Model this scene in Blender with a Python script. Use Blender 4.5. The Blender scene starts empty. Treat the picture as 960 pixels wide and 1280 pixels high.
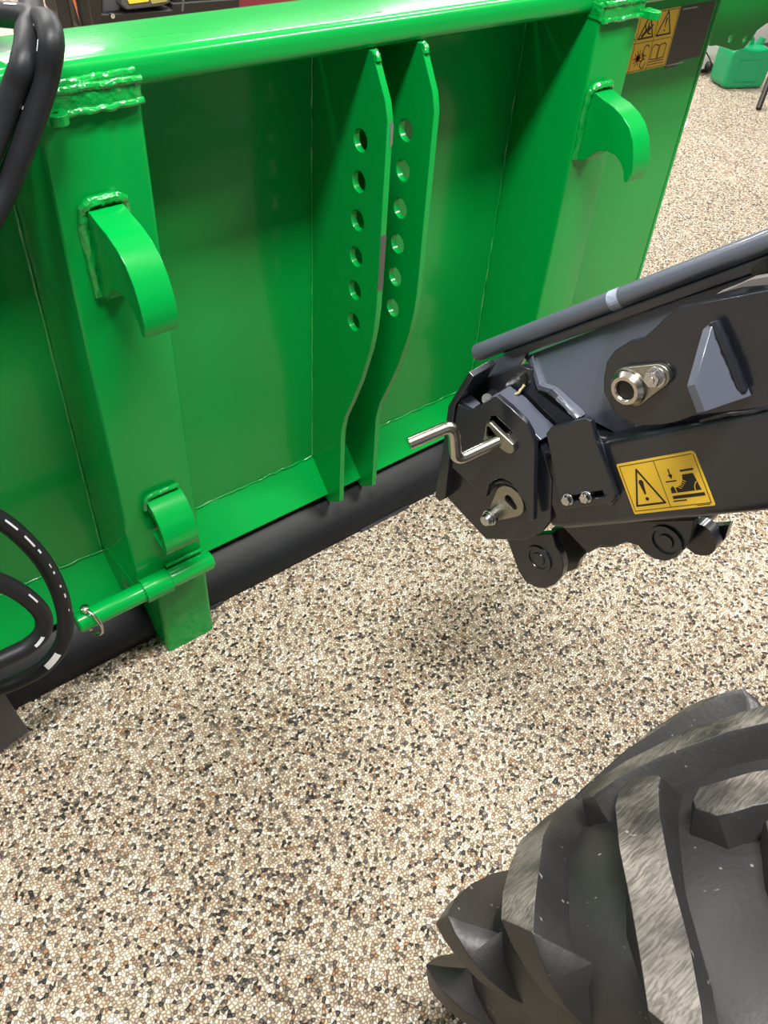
import bpy, bmesh, math, random
from mathutils import Vector, Matrix, noise
random.seed(7)
sc = bpy.context.scene

# ---------------------------------------------------------------- camera
cam_d = bpy.data.cameras.new('camera'); cam = bpy.data.objects.new('camera', cam_d)
sc.collection.objects.link(cam); sc.camera = cam
R3 = Matrix([[0.77886, 0.398157, -0.484611], [-0.624451, 0.564502, -0.539814], [0.058634, 0.723055, 0.688297]])
cam.matrix_world = Matrix.Translation((0, 0, 1.5)) @ R3.to_4x4()
cam_d.sensor_fit = 'VERTICAL'; cam_d.sensor_height = 36.0
cam_d.lens = 1040.0 / 1280.0 * 36.0
cam_d.clip_start = 0.05; cam_d.clip_end = 100

# ---------------------------------------------------------------- world, lights, exposure
world = bpy.data.worlds.new('showroom_light'); sc.world = world; world.use_nodes = True
bg = world.node_tree.nodes['Background']
bg.inputs[0].default_value = (0.92, 0.97, 1.0, 1); bg.inputs[1].default_value = 0.30

def area_light(name, loc, target, sx, sy, power, col=(1, .98, .95)):
    d = bpy.data.lights.new(name, 'AREA'); d.shape = 'RECTANGLE'; d.size = sx; d.size_y = sy
    d.energy = power; d.color = col
    o = bpy.data.objects.new(name, d); sc.collection.objects.link(o)
    o.location = loc
    o.rotation_euler = (Vector(target) - Vector(loc)).to_track_quat('-Z', 'Y').to_euler()
    return o
KEY = [(0.30, 0.22, 125, 1.3, .35), (2.7, -0.25, 95, 1.3, .3)]
for x, y, pw, sx, sy in KEY + [(3.4, 1.9, 70, 1.6, .3), (-1.8, 2.2, 30, 1.6, .3), (0.9, 3.6, 80, 1.6, .3), (3.6, 4.8, 80, 1.6, .3), (-1.2, 6.0, 80, 1.6, .3), (2.2, 7.2, 90, 1.6, .3), (5.6, 3.4, 80, 1.6, .3), (6.2, 6.4, 80, 1.6, .3)]:
    area_light('ceiling_lamp', (x, y, 3.4), (x, y, 0), sx, sy, pw)

sc.view_settings.view_transform = 'Standard'; sc.view_settings.look = 'None'
sc.view_settings.gamma = 1; sc.view_settings.use_curve_mapping = False
sc.view_settings.exposure = 0.36

# ---------------------------------------------------------------- materials
def nm(name):
    m = bpy.data.materials.new(name); m.use_nodes = True
    nt = m.node_tree; return m, nt, nt.nodes['Principled BSDF'], nt.nodes, nt.links
def mat(name, col, rough=.4, metal=0, coat=0, spec=.5, bump=0, bscale=60, var=0, vscale=8, bdist=.002):
    m, nt, p, N, L = nm(name)
    p.inputs['Base Color'].default_value = (*col, 1); p.inputs['Roughness'].default_value = rough
    p.inputs['Metallic'].default_value = metal; p.inputs['Coat Weight'].default_value = coat
    p.inputs['Coat Roughness'].default_value = .06; p.inputs['Specular IOR Level'].default_value = spec
    tc = N.new('ShaderNodeTexCoord')
    if bump:
        n = N.new('ShaderNodeTexNoise'); n.inputs['Scale'].default_value = bscale; n.inputs['Detail'].default_value = 3
        b = N.new('ShaderNodeBump'); b.inputs['Strength'].default_value = bump; b.inputs['Distance'].default_value = bdist
        L.new(tc.outputs['Object'], n.inputs['Vector']); L.new(n.outputs[0], b.inputs['Height']); L.new(b.outputs[0], p.inputs['Normal'])
    if var:
        n = N.new('ShaderNodeTexNoise'); n.inputs['Scale'].default_value = vscale; n.inputs['Detail'].default_value = 4
        r = N.new('ShaderNodeValToRGB'); r.color_ramp.elements[0].position = .3; r.color_ramp.elements[1].position = .7
        r.color_ramp.elements[0].color = (*[c * (1 - var) for c in col], 1)
        r.color_ramp.elements[1].color = (*[min(1, c * (1 + var)) for c in col], 1)
        L.new(tc.outputs['Object'], n.inputs['Vector']); L.new(n.outputs[0], r.inputs[0]); L.new(r.outputs[0], p.inputs['Base Color'])
    return m
GREEN = mat('green_paint', (0.0, .29, .042), .22, coat=.22, spec=.32, bump=.03, bscale=25, bdist=.004)
WELD = mat('green_weld', (0.0, .29, .04), .16, coat=.8, bump=.8, bscale=100, bdist=.004)
SCUFF = mat('bare_scuffed_steel', (.10, .10, .085), .55, metal=.2, bump=.6, bscale=500)
DARK = mat('charcoal_paint', (.013, .015, .021), .28, spec=.6, coat=.35, bump=.06, bscale=30, bdist=.003)
DARK_LIT = mat('charcoal_lit', (.085, .095, .125), .30, spec=.6, coat=.4, bump=.12, bscale=60, bdist=.003)  # charcoal paint made lighter for faces that catch the light
BLACKSTEEL = mat('black_blade', (.004, .005, .006), .48, spec=.35, coat=.1, var=.3, vscale=12, bump=.1, bscale=40)
CHROME = mat('zinc_steel', (.56, .53, .47), .24, metal=1, bump=.08, bscale=80)
ZINC = mat('dull_zinc', (.36, .35, .29), .36, metal=1, bump=.2, bscale=150)
BOLT = mat('bright_bolt', (.6, .6, .6), .25, metal=1, bump=.3, bscale=300)
HOSE = mat('hose_rubber', (.010, .011, .013), .48, spec=.3, bump=.25, bscale=400, bdist=.0006)
PRINT = mat('white_print', (.62, .64, .66), .5)
YELLOW = mat('sticker_yellow', (.95, .60, .04), .4, coat=.1)
INK = mat('sticker_black', (.012, .009, .006), .5)
REDINK = mat('sticker_red', (.35, .02, .01), .5)
QRGREY = mat('sticker_charcoal', (.035, .032, .035), .3, coat=.3)
WHITE = mat('white_plastic', (.82, .82, .8), .4)
CAN = mat('jerrycan_green', (0.0, .26, .09), .33, coat=.2)
RED = mat('dull_red', (.2, .02, .03), .5)
ORANGE = mat('orange_paint', (.8, .14, .02), .4)
CREAMW = mat('tie_cream', (.7, .6, .35), .5)
FIBRE = mat('bristle_fibre', (.28, .25, .21), .8)
GREYM = mat('grey_panel', (.055, .055, .06), .38, bump=.1, bscale=200)
PGREY = mat('paint_chip', (.17, .18, .15), .5, metal=.2)
ENGG = mat('engine_grey', (.08, .08, .085), .5)

def rubber(name, dusty):
    m, nt, p, N, L = nm(name)
    tc = N.new('ShaderNodeTexCoord')
    n = N.new('ShaderNodeTexNoise'); n.inputs['Scale'].default_value = 14 if dusty else 9; n.inputs['Detail'].default_value = 6
    L.new(tc.outputs['Object'], n.inputs['Vector'])
    r = N.new('ShaderNodeValToRGB'); e = r.color_ramp.elements
    e[0].position = .36; e[1].position = .72
    e[0].color = (.019, .018, .018, 1) if not dusty else (.05, .045, .04, 1)
    e[1].color = (.032, .030, .029, 1) if not dusty else (.27, .245, .21, 1)
    L.new(n.outputs[0], r.inputs[0])
    col = r.outputs[0]
    if dusty:
        mp = N.new('ShaderNodeMapping'); mp.inputs['Rotation'].default_value = (0, 0, .5); mp.inputs['Scale'].default_value = (40, 420, 420)
        L.new(tc.outputs['Object'], mp.inputs['Vector'])
        n2 = N.new('ShaderNodeTexNoise'); n2.inputs['Scale'].default_value = 1; n2.inputs['Detail'].default_value = 2
        L.new(mp.outputs[0], n2.inputs['Vector'])
        r2 = N.new('ShaderNodeValToRGB'); r2.color_ramp.elements[0].position = .38; r2.color_ramp.elements[1].position = .62
        r2.color_ramp.elements[0].color = (.45, .45, .45, 1); r2.color_ramp.elements[1].color = (1, 1, 1, 1)
        L.new(n2.outputs[0], r2.inputs[0])
        mx = N.new('ShaderNodeMix'); mx.data_type = 'RGBA'; mx.blend_type = 'MULTIPLY'; mx.inputs[0].default_value = 1
        L.new(r.outputs[0], mx.inputs[6]); L.new(r2.outputs[0], mx.inputs[7]); col = mx.outputs[2]
    sp = N.new('ShaderNodeTexNoise'); sp.inputs['Scale'].default_value = 90; sp.inputs['Detail'].default_value = 1
    L.new(tc.outputs['Object'], sp.inputs['Vector'])
    r3 = N.new('ShaderNodeValToRGB'); r3.color_ramp.elements[0].position = .74; r3.color_ramp.elements[1].position = .8
    r3.color_ramp.elements[0].color = (0, 0, 0, 1); r3.color_ramp.elements[1].color = (.55, .55, .55, 1)
    L.new(sp.outputs[0], r3.inputs[0])
    m2 = N.new('ShaderNodeMix'); m2.data_type = 'RGBA'; m2.inputs[7].default_value = (.4, .37, .33, 1)
    L.new(r3.outputs[0], m2.inputs[0]); L.new(col, m2.inputs[6]); L.new(m2.outputs[2], p.inputs['Base Color'])
    p.inputs['Roughness'].default_value = .6 if dusty else .42; p.inputs['Specular IOR Level'].default_value = .4
    b = N.new('ShaderNodeBump'); b.inputs['Strength'].default_value = .3; b.inputs['Distance'].default_value = .0012
    nb = N.new('ShaderNodeTexNoise'); nb.inputs['Scale'].default_value = 150; nb.inputs['Detail'].default_value = 4
    L.new(tc.outputs['Object'], nb.inputs['Vector']); L.new(nb.outputs[0], b.inputs['Height']); L.new(b.outputs[0], p.inputs['Normal'])
    return m
RUBBER = rubber('tyre_rubber', False); DUSTY = rubber('dusty_tread_rubber', True)

def pebbles():
    m, nt, p, N, L = nm('pebble_resin')
    tc = N.new('ShaderNodeTexCoord')
    wob = N.new('ShaderNodeTexNoise'); wob.inputs['Scale'].default_value = 110; wob.inputs['Detail'].default_value = 1
    L.new(tc.outputs['Object'], wob.inputs['Vector'])
    sub = N.new('ShaderNodeVectorMath'); sub.operation = 'MULTIPLY_ADD'
    sub.inputs[1].default_value = (.0022, .0022, .0022)
    L.new(wob.outputs['Color'], sub.inputs[0]); L.new(tc.outputs['Object'], sub.inputs[2])
    def vor(feature, scale):
        v = N.new('ShaderNodeTexVoronoi'); v.voronoi_dimensions = '2D'; v.feature = feature; v.inputs['Scale'].default_value = scale
        v.inputs['Randomness'].default_value = 1
        L.new(sub.outputs[0], v.inputs['Vector']); return v
    S = 168
    v = vor('F1', S); ve = vor('DISTANCE_TO_EDGE', S)
    sep = N.new('ShaderNodeSeparateColor'); L.new(v.outputs['Color'], sep.inputs[0])
    # patchiness shifts the mix of pale and dark stones
    nz = N.new('ShaderNodeTexNoise'); nz.inputs['Scale'].default_value = 2.6; nz.inputs['Detail'].default_value = 4
    L.new(tc.outputs['Object'], nz.inputs['Vector'])
    ma = N.new('ShaderNodeMath'); ma.operation = 'MULTIPLY_ADD'; ma.inputs[1].default_value = .26
    mb = N.new('ShaderNodeMath'); mb.operation = 'SUBTRACT'; mb.inputs[1].default_value = .13
    L.new(nz.outputs[0], ma.inputs[0]); L.new(sep.outputs[0], ma.inputs[2]); L.new(ma.outputs[0], mb.inputs[0])
    r = N.new('ShaderNodeValToRGB'); r.color_ramp.interpolation = 'CONSTANT'
    stops = [(0, (.035, .034, .033)), (.06, (.12, .105, .09)), (.13, (.23, .19, .145)), (.20, (.34, .18, .09)), (.235, (.38, .29, .20)),
             (.34, (.52, .40, .28)), (.50, (.64, .51, .37)), (.67, (.75, .63, .47)), (.83, (.84, .74, .59)), (.94, (.90, .84, .73))]
    el = r.color_ramp.elements
    while len(el) < len(stops): el.new(.5)
    for e, (q, c) in zip(el, stops): e.position = q; e.color = (*c, 1)
    L.new(mb.outputs[0], r.inputs[0])
    # a second colour jitter inside a class
    mr = N.new('ShaderNodeMapRange'); mr.inputs[3].default_value = .78; mr.inputs[4].default_value = 1.18
    L.new(sep.outputs[1], mr.inputs[0])
    er = N.new('ShaderNodeMapRange'); er.inputs[1].default_value = 0; er.inputs[2].default_value = .20; er.inputs[3].default_value = .34; er.inputs[4].default_value = 1
    L.new(ve.outputs['Distance'], er.inputs[0])
    mm = N.new('ShaderNodeMath'); mm.operation = 'MULTIPLY'; L.new(mr.outputs[0], mm.inputs[0]); L.new(er.outputs[0], mm.inputs[1])
    mx = N.new('ShaderNodeVectorMath'); mx.operation = 'SCALE'
    L.new(r.outputs[0], mx.inputs[0]); L.new(mm.outputs[0], mx.inputs[3]); L.new(mx.outputs[0], p.inputs['Base Color'])
    p.inputs['Roughness'].default_value = .38; p.inputs['Specular IOR Level'].default_value = .4
    br = N.new('ShaderNodeMapRange'); br.interpolation_type = 'SMOOTHSTEP'; br.inputs[2].default_value = .32
    L.new(ve.outputs['Distance'], br.inputs[0])
    hm = N.new('ShaderNodeMath'); hm.operation = 'MULTIPLY_ADD'; hm.inputs[1].default_value = .7
    L.new(sep.outputs[2], hm.inputs[0]); L.new(br.outputs[0], hm.inputs[2])
    b = N.new('ShaderNodeBump'); b.inputs['Strength'].default_value = .9; b.inputs['Distance'].default_value = .0018
    L.new(hm.outputs[0], b.inputs['Height']); L.new(b.outputs[0], p.inputs['Normal'])
    return m
PEBBLE = pebbles()

# ---------------------------------------------------------------- helpers
def thing(name, loc, label, cat, group=None):
    o = bpy.data.objects.new(name, None); sc.collection.objects.link(o); o.location = loc
    o['label'] = label; o['category'] = cat
    if group: o['group'] = group
    o.empty_display_size = .05
    return o
def tag(o, label, cat, group=None):
    o['label'] = label; o['category'] = cat
    if group: o['group'] = group
    return o
_world = {}
def obj(name, bm, mats, parent=None, label=None, smooth=35, bevel=0, seg=2, normals=True):
    if normals: bmesh.ops.recalc_face_normals(bm, faces=bm.faces)
    org = Vector(_world[parent.name]) if parent else None
    if org is not None: bmesh.ops.translate(bm, verts=bm.verts, vec=-org)
    else:
        c = Vector((0, 0, 0)); zs = min(v.co.z for v in bm.verts)
        for v in bm.verts: c += v.co
        org = c / len(bm.verts); org.z = zs; bmesh.ops.translate(bm, verts=bm.verts, vec=-org)
    ang = math.radians(smooth)
    for f in bm.faces: f.smooth = True
    for e in bm.edges: e.smooth = not (len(e.link_faces) != 2 or e.calc_face_angle(0) > ang)
    me = bpy.data.meshes.new(name); bm.to_mesh(me); bm.free()
    for m in (mats if isinstance(mats, (list, tuple)) else [mats]): me.materials.append(m)
    o = bpy.data.objects.new(name, me); sc.collection.objects.link(o)
    if parent:
        o.parent = parent; _world[o.name] = tuple(_world[parent.name])
    else:
        o.location = org; _world[o.name] = tuple(org)
    if label: o['label'] = label
    if bevel:
        b = o.modifiers.new('bevel', 'BEVEL'); b.width = bevel; b.segments = seg; b.limit_method = 'ANGLE'
        b.angle_limit = math.radians(40); b.harden_normals = True
    return o
def root(name, loc, label, cat, group=None):
    o = thing(name, loc, label, cat, group); _world[o.name] = tuple(loc); return o

AO, AA, AB, AN = Vector((0.8230,0.3758,0.8051)), Vector((0.0854,-0.7499,0.6561)), Vector((0.0743,-0.6518,-0.7547)), Vector((0.9936,0.1132,0.0000))
def arm(p): return AO + AA * p[0] + AB * p[1] + AN * p[2]
def armuv(w0, w1):      # maps (u, v) and depth 0/1 to the world
    return lambda u, v, k: arm((u, v, w1 if k else w0))
def xz(y0, y1): return lambda x, z, k: Vector((x, y1 if k else y0, z))
def yz(x0, x1): return lambda y, z, k: Vector((x1 if k else x0, y, z))
def xy(z0, z1): return lambda x, y, k: Vector((x, y, z1 if k else z0))

def prism(bm, poly, f, holes=(), mi=0):
    if not holes:
        a = [bm.verts.new(f(p[0], p[1], 0)) for p in poly]; b = [bm.verts.new(f(p[0], p[1], 1)) for p in poly]
        n = len(poly); fs = [bm.faces.new(a[::-1]), bm.faces.new(b)]
        for i in range(n): fs.append(bm.faces.new((a[i], a[(i + 1) % n], b[(i + 1) % n], b[i])))
    else:
        fs = []; rings = [list(poly)] + [list(h) for h in holes]; sides = []
        for k in (0, 1):
            es = []; vv = []
            for ring in rings:
                vs = [bm.verts.new(f(p[0], p[1], k)) for p in ring]; vv.append(vs)
                es += [bm.edges.new((vs[i], vs[(i + 1) % len(vs)])) for i in range(len(vs))]
            r = bmesh.ops.triangle_fill(bm, use_beauty=True, use_dissolve=False, edges=es)
            fs += [g for g in r['geom'] if isinstance(g, bmesh.types.BMFace)]; sides.append(vv)
        for a, b in zip(*sides):
            n = len(a)
            for i in range(n): fs.append(bm.faces.new((a[i], a[(i + 1) % n], b[(i + 1) % n], b[i])))
    for q in fs: q.material_index = mi
    return fs
def circ(cx, cy, r, n=24, ry=None, a0=0):
    ry = ry or r
    return [(cx + r * math.cos(a0 + 2 * math.pi * i / n), cy + ry * math.sin(a0 + 2 * math.pi * i / n)) for i in range(n)]
def capsule(p, q, r0, r1, n=10):   # hull of two circles, 2d
    p, q = Vector(p), Vector(q); d = q - p; L = d.length; a = math.atan2(d.y, d.x); ph = math.acos((r0 - r1) / L)
    out = []
    for i in range(n + 1):
        t = a + ph + (2 * math.pi - 2 * ph) * i / n; out.append((p.x + r0 * math.cos(t), p.y + r0 * math.sin(t)))
    for i in range(n + 1):
        t = a - ph + 2 * ph * i / n; out.append((q.x + r1 * math.cos(t), q.y + r1 * math.sin(t)))
    return out
def rounded(poly, r, n=4):
    out = []; N = len(poly)
    for i in range(N):
        p, a, b = Vector(poly[i]), Vector(poly[i - 1]), Vector(poly[(i + 1) % N])
        da, db = (a - p), (b - p); la, lb = da.length, db.length
        if la < 1e-6 or lb < 1e-6: continue
        da /= la; db /= lb
        t = min(r, la * .45, lb * .45); s, e = p + da * t, p + db * t
        for k in range(n + 1):
            u = k / n; q = s * (1 - u) ** 2 + p * 2 * u * (1 - u) + e * u * u; out.append((q.x, q.y))
    return out
def box(bm, lo, hi, mi=0):
    return prism(bm, [(lo[0], lo[1]), (hi[0], lo[1]), (hi[0], hi[1]), (lo[0], hi[1])], xy(lo[2], hi[2]), mi=mi)
def spline(pts, sub=8):
    P = [Vector(p) for p in pts]; out = []
    for i in range(len(P) - 1):
        a = P[i - 1] if i else P[0] * 2 - P[1]; b, c = P[i], P[i + 1]; d = P[i + 2] if i + 2 < len(P) else P[-1] * 2 - P[-2]
        for k in range(sub):
            t = k / sub; out.append(.5 * ((2 * b) + (c - a) * t + (2 * a - 5 * b + 4 * c - d) * t * t + (3 * b - a - 3 * c + d) * t ** 3))
    out.append(P[-1]); return out
def tube(bm, pts, r, n=16, cap=True, rad=None, mi=0, jit=0):
    P = [Vector(p) for p in pts]; rings = []; up = None
    for i, p in enumerate(P):
        t = (P[min(i + 1, len(P) - 1)] - P[max(i - 1, 0)]).normalized()
        if up is None: up = t.orthogonal().normalized()
        up = (up - t * up.dot(t)).normalized(); s = t.cross(up)
        rr = rad(i / (len(P) - 1)) if rad else r
        rings.append([bm.verts.new(p + (up * math.cos(2 * math.pi * k / n) + s * math.sin(2 * math.pi * k / n)) * rr * (1 + (random.uniform(-jit, jit) if jit else 0))) for k in range(n)])
    for a, b in zip(rings, rings[1:]):
        for k in range(n): bm.faces.new((a[k], a[(k + 1) % n], b[(k + 1) % n], b[k])).material_index = mi
    if cap: bm.faces.new(rings[0][::-1]).material_index = mi; bm.faces.new(rings[-1]).material_index = mi
def cyl(bm, p, q, r, n=24, r2=None, mi=0):
    tube(bm, [p, q], r, n, rad=(lambda t: r + ((r2 or r) - r) * t), mi=mi)
def lathe(bm, c, axis, prof, n=40, mi=0):   # prof: (distance along axis, radius)
    axis = Vector(axis).normalized(); u = axis.orthogonal().normalized(); s = axis.cross(u); c = Vector(c)
    rings = []
    for d, r in prof:
        if r < 1e-6: rings.append([bm.verts.new(c + axis * d)])
        else: rings.append([bm.verts.new(c + axis * d + (u * math.cos(2 * math.pi * k / n) + s * math.sin(2 * math.pi * k / n)) * r) for k in range(n)])
    for a, b in zip(rings, rings[1:]):
        for k in range(n):
            l = [a[k % len(a)], a[(k + 1) % n % len(a)], b[(k + 1) % n % len(b)], b[k % len(b)]]
            u_ = []
            for v in l:
                if v not in u_: u_.append(v)
            if len(u_) > 2: bm.faces.new(u_).material_index = mi
def weld(bm, pts, r, sub=7):
    P = spline(pts, sub); tube(bm, P, r, 8, rad=None, jit=.13)
def bevelled(poly, f, holes=()):
    bm = bmesh.new(); prism(bm, poly, f, holes); return bm
def new(): return bmesh.new()

# ---------------------------------------------------------------- floor
bm = new()
for i in range(1):
    vs = [bm.verts.new(p) for p in ((-4, -4, 0), (10, -4, 0), (10, 11, 0), (-4, 11, 0))]; bm.faces.new(vs)
fl = obj('floor', bm, PEBBLE, normals=False); fl['kind'] = 'structure'
WALL = mat('white_wall', (.42, .44, .47), .7); CEIL = mat('white_ceiling', (.42, .43, .45), .8)
for nm_, lo, hi, m_ in (('wall_back', (-4, 11, 0), (10, 11.1, 3.6), WALL), ('wall_left', (-4.1, -4, 0), (-4, 11, 3.6), WALL), ('wall_right', (10, -4, 0), (10.1, 11, 3.6), WALL), ('wall_front', (-4, -4.1, 0), (10, -4, 3.6), WALL), ('ceiling', (-4, -4, 3.6), (10, 11, 3.7), CEIL)):
    bm = new(); box(bm, lo, hi); w_ = obj(nm_, bm, m_); w_['kind'] = 'structure'


# ---------------------------------------------------------------- green attachment
AT = root('steel_attachment', (.955, 1.2, 0), 'large bright green welded steel implement with hooks, ribs and black base, standing on pebble floor', 'attachment')
WY = 1.28
obj('back_sheet', bevelled([(-.2, .10), (2.105, .10), (2.105, 1.135), (-.2, 1.135)], xz(WY, WY + .012)), GREEN, AT, bevel=.003)
# rolled right edge
bm = new(); cyl(bm, (2.105, WY + .012, .10), (2.105, WY + .012, 1.16), .014, 16); obj('edge_tube', bm, GREEN, AT)
# top rail, box tube with rounded edges
obj('top_rail', bevelled(rounded([(1.12, 1.125), (1.275, 1.125), (1.275, 1.169), (1.12, 1.169)], .017, 5), yz(-.22, 2.6)), GREEN, AT, smooth=25)
# bottom lip : sloping ledge above the black base
obj('bottom_lip', bevelled([(1.285, .192), (1.279, .192), (1.212, .120), (1.216, .112), (1.285, .112)], yz(-.2, 2.1)), GREEN, AT, bevel=.002)
bm = new()
def crumb(x0, x1, y, z, r, n):
    return [(x0 + (x1 - x0) * i / n, y + random.uniform(-.0015, .0015), z + random.uniform(-.0015, .0015)) for i in range(n + 1)]
weld(bm, crumb(-.2, .36, WY - .001, .194, .003, 40), .0028, 2); weld(bm, crumb(.50, .9, WY - .001, .194, .003, 30), .0028, 2)
weld(bm, crumb(1.0, 1.43, WY - .001, .194, .003, 30), .0028, 2); weld(bm, crumb(1.55, 2.1, WY - .001, .194, .003, 40), .0028, 2)
obj('lip_weld', bm, WELD, AT)
# black base under the lip : rolled blade on the floor
prof = [(1.30, .118), (1.262, .116), (1.245, .108), (1.232, .095), (1.215, .086), (1.185, .060), (1.168, .042), (1.158, .022), (1.155, .003), (1.159, 0), (1.30, 0)]
bm = new(); prism(bm, prof, yz(-.2, 2.08)); obj('black_base', bm, BLACKSTEEL, AT, smooth=50, label='black painted base rail along the bottom of the green plate')
for x in (.58, 1.22):
    bm = new(); lathe(bm, (x + .02, 1.243, .112), (0, -.5, .8), [(-.004, 0), (-.004, .006), (.003, .006), (.004, .003), (.004, 0)], 10); obj('base_bolt', bm, BOLT, AT)
for x0, x1 in ((.96, 1.12), (.49, .56)):
    bm = new(); prism(bm, [(1.150, .001), (1.162, .001), (1.162, .008), (1.150, .006)], yz(x0, x1)); obj('wear_strip', bm, DARK, AT)

# ribs with six holes
RIB = [(1.2740,0.1978),(1.2463,0.0868),(1.2024,0.0984),(1.1640,0.1330),(1.1717,0.3381),(1.1532,0.3944),(1.1091,0.5144),(1.0800,0.6212),(1.0717,0.6732),(1.0715,0.7565),(1.0800,1.0465),(1.0986,1.0948),(1.1133,1.1254)]
RIB = [(1.278, .20), (1.246, .105), (1.206, .096), (1.166, .128)] + [(1.168, .335), (1.158, .385), (1.135, .44), (1.108, .512), (1.083, .60), (1.074, .65), (1.070, .70), (1.070, 1.035), (1.078, 1.062), (1.117, 1.126), (1.278, 1.126)]
for x0 in (.900, 1.0):
    holes = [circ(1.138, z, .0185, 20) for z in (.984, .914, .844, .774, .705, .636)]
    rb = obj('rib', bevelled(RIB, yz(x0, x0 + .013), holes), GREEN, AT, bevel=.0015)
    bm = new(); weld(bm, [(x0 - .001, 1.279 + random.uniform(-.001, .001), .2 + .92 * i / 40) for i in range(41)], .0028, 2)
    weld(bm, [(x0 + .006, 1.118, 1.124), (x0 + .006, 1.112, 1.120), (x0 + .006, 1.108, 1.112)], .006, 4)
    obj('rib_weld', bm, WELD, rb)
    if x0 == .9:
        bm = new()
        prism(bm, [(x0 + .0005, .735), (x0 + .0125, .735), (x0 + .0125, .842), (x0 + .0005, .842)], xz(1.0694, 1.0705)); 
        obj('scuff', bm, SCUFF, rb, 'bare scuffed metal on the rib edge')
        bm = new()
        prism(bm, rounded([(x0 + .006, 1.035), (x0 + .0128, 1.03), (x0 + .0128, .995), (x0 + .008, .992)], .003), xz(1.0692, 1.0705)); obj('scuff', bm, PGREY, rb)
bm = new(); prism(bm, circ(.935, 1.1195, .009, 12, .0028), lambda x, y, k: Vector((x, y + .03, 1.1692 if k else 1.168)))
obj('paint_dent', bm, INK, AT)
bm = new(); prism(bm, circ(.956, 1.1675, .011, 14, .0035), lambda x, z, k: Vector((x, 1.1265 - .0008 * k - (1.1675 - z) * .9, z - .004)))
obj('paint_chip', bm, PGREY, AT)

# uprights
def hook_profile(): return [(1.10, .995), (1.082, .995), (1.061, .989), (1.035, .984), (1.010, .974), (.989, .960), (.972, .938), (.962, .912), (.956, .885), (.962, .862), (.971, .862), (.976, .878), (.987, .892), (1.004, .902), (1.027, .903), (1.052, .894), (1.076, .868), (1.10, .862)]
def upright(x0, x1, zb, ear):
    sec = rounded([(x0, 1.10), (x1, 1.10), (x1, WY), (x0, WY)], .008, 3)
    u = obj('upright', bevelled(sec, xy(zb, 1.128)), GREEN, AT, smooth=28)
    bm = new(); box(bm, (x0 + .0005, 1.19, .105), (x1 - .0005, WY - .0005, .1995)); obj('upright_base', bm, GREEN, u, bevel=.002)
    # weld bead down the side
    bm = new(); weld(bm, [(x0 - .001, WY - .001 + random.uniform(-.001, .001), .2 + .92 * i / 40) for i in range(41)], .003, 2)
    weld(bm, [(x1 + .001, WY - .001, .2 + .92 * i / 40) for i in range(41)], .003, 2); obj('side_weld', bm, WELD, u)
    # lumpy welded cap plate
    bm = new(); prism(bm, rounded([(x0 - .002, 1.093), (x1 + .002, 1.093), (x1 + .002, 1.14), (x0 - .002, 1.14)], .012, 4), xy(1.116, 1.148)); 
    obj('top_cap', bm, WELD, u, smooth=60, bevel=.005, seg=3)
    bm = new()
    for zz, yy, rr in ((1.146, 1.095, .0050), (1.150, 1.112, .0055), (1.119, 1.093, .0045)):
        weld(bm, [(x0 + (x1 - x0) * i / 12, yy + random.uniform(-.0012, .0012), zz + random.uniform(-.0012, .0012)) for i in range(13)], rr, 3)
    obj('cap_weld', bm, WELD, u)
    # ear with a hole
    cx, s = ear; bm = new()
    prism(bm, [(cx + .0155 * math.cos(t), 1.082 + .0155 * math.sin(t)) for t in [math.pi + math.pi * i / 10 for i in range(11)]] + [(cx + .0165, 1.105), (cx - .0165, 1.105)], xy(1.114, 1.127), [circ(cx, 1.084, .0045, 12)])
    obj('ear_tab', bm, GREEN, u, bevel=.001)
    return u
def add_hook(u, x0, x1):
    bm = new(); prism(bm, hook_profile(), yz(x0, x1)); h = obj('hook', bm, GREEN, u, smooth=30, bevel=.0015)
    bm = new()
    weld(bm, [(x0 - .004, 1.099, .865), (x0 - .005, 1.098, .92), (x0 - .005, 1.097, .985), (x0 + .004, 1.092, 1.003), ((x0 + x1) / 2, 1.092, 1.005), (x1 - .003, 1.092, 1.004), (x1 + .006, 1.097, .985), (x1 + .004, 1.099, .90)], .0075, 6)
    obj('hook_weld', bm, WELD, h)
U1 = upright(.357, .500, .20, (.376, -1)); add_hook(U1, .395, .447)
U2 = upright(1.425, 1.550, .20, (1.560, 1)); add_hook(U2, 1.44, 1.492)
def lower_hook(u, x0, x1):
    # bent plate: out from the upright, round the nose and back under
    pr = [(1.10, .452), (1.085, .450), (1.068, .440), (1.053, .424), (1.042, .402), (1.037, .378), (1.037, .362), (1.043, .352), (1.060, .352), (1.085, .362), (1.094, .366), (1.094, .372), (1.060, .366), (1.051, .366), (1.053, .395), (1.066, .420), (1.084, .428), (1.10, .426)]
    bm = new(); prism(bm, pr, yz(x0, x1)); h = obj('lower_hook', bm, GREEN, u, smooth=40, bevel=.001)
    bm = new(); weld(bm, [(x0 - .002, 1.097, .43), (x0 + .003, 1.092, .458), ((x0 + x1) / 2, 1.092, .461), (x1 - .003, 1.092, .460)], .005, 6); obj('hook_weld', bm, WELD, h)
lower_hook(U1, .402, .470); lower_hook(U2, 1.455, 1.52)
# foot tubes
for x0, x1, u in ((.392, .505, U1), (1.445, 1.552, U2)):
    bm = new(); prism(bm, rounded([(x0, 1.10), (x1, 1.10), (x1, 1.21), (x0, 1.21)], .011, 4), xy(0, .24)); obj('foot', bm, GREEN, u, smooth=28, bevel=.002)
    bm = new(); prism(bm, [(1.098, .20), (1.25, .20), (1.25, .235), (1.098, .235)], yz(.3555 if u is U1 else 1.4235, x1 + .001)); obj('foot_collar', bm, GREEN, u, bevel=.003)
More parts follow.
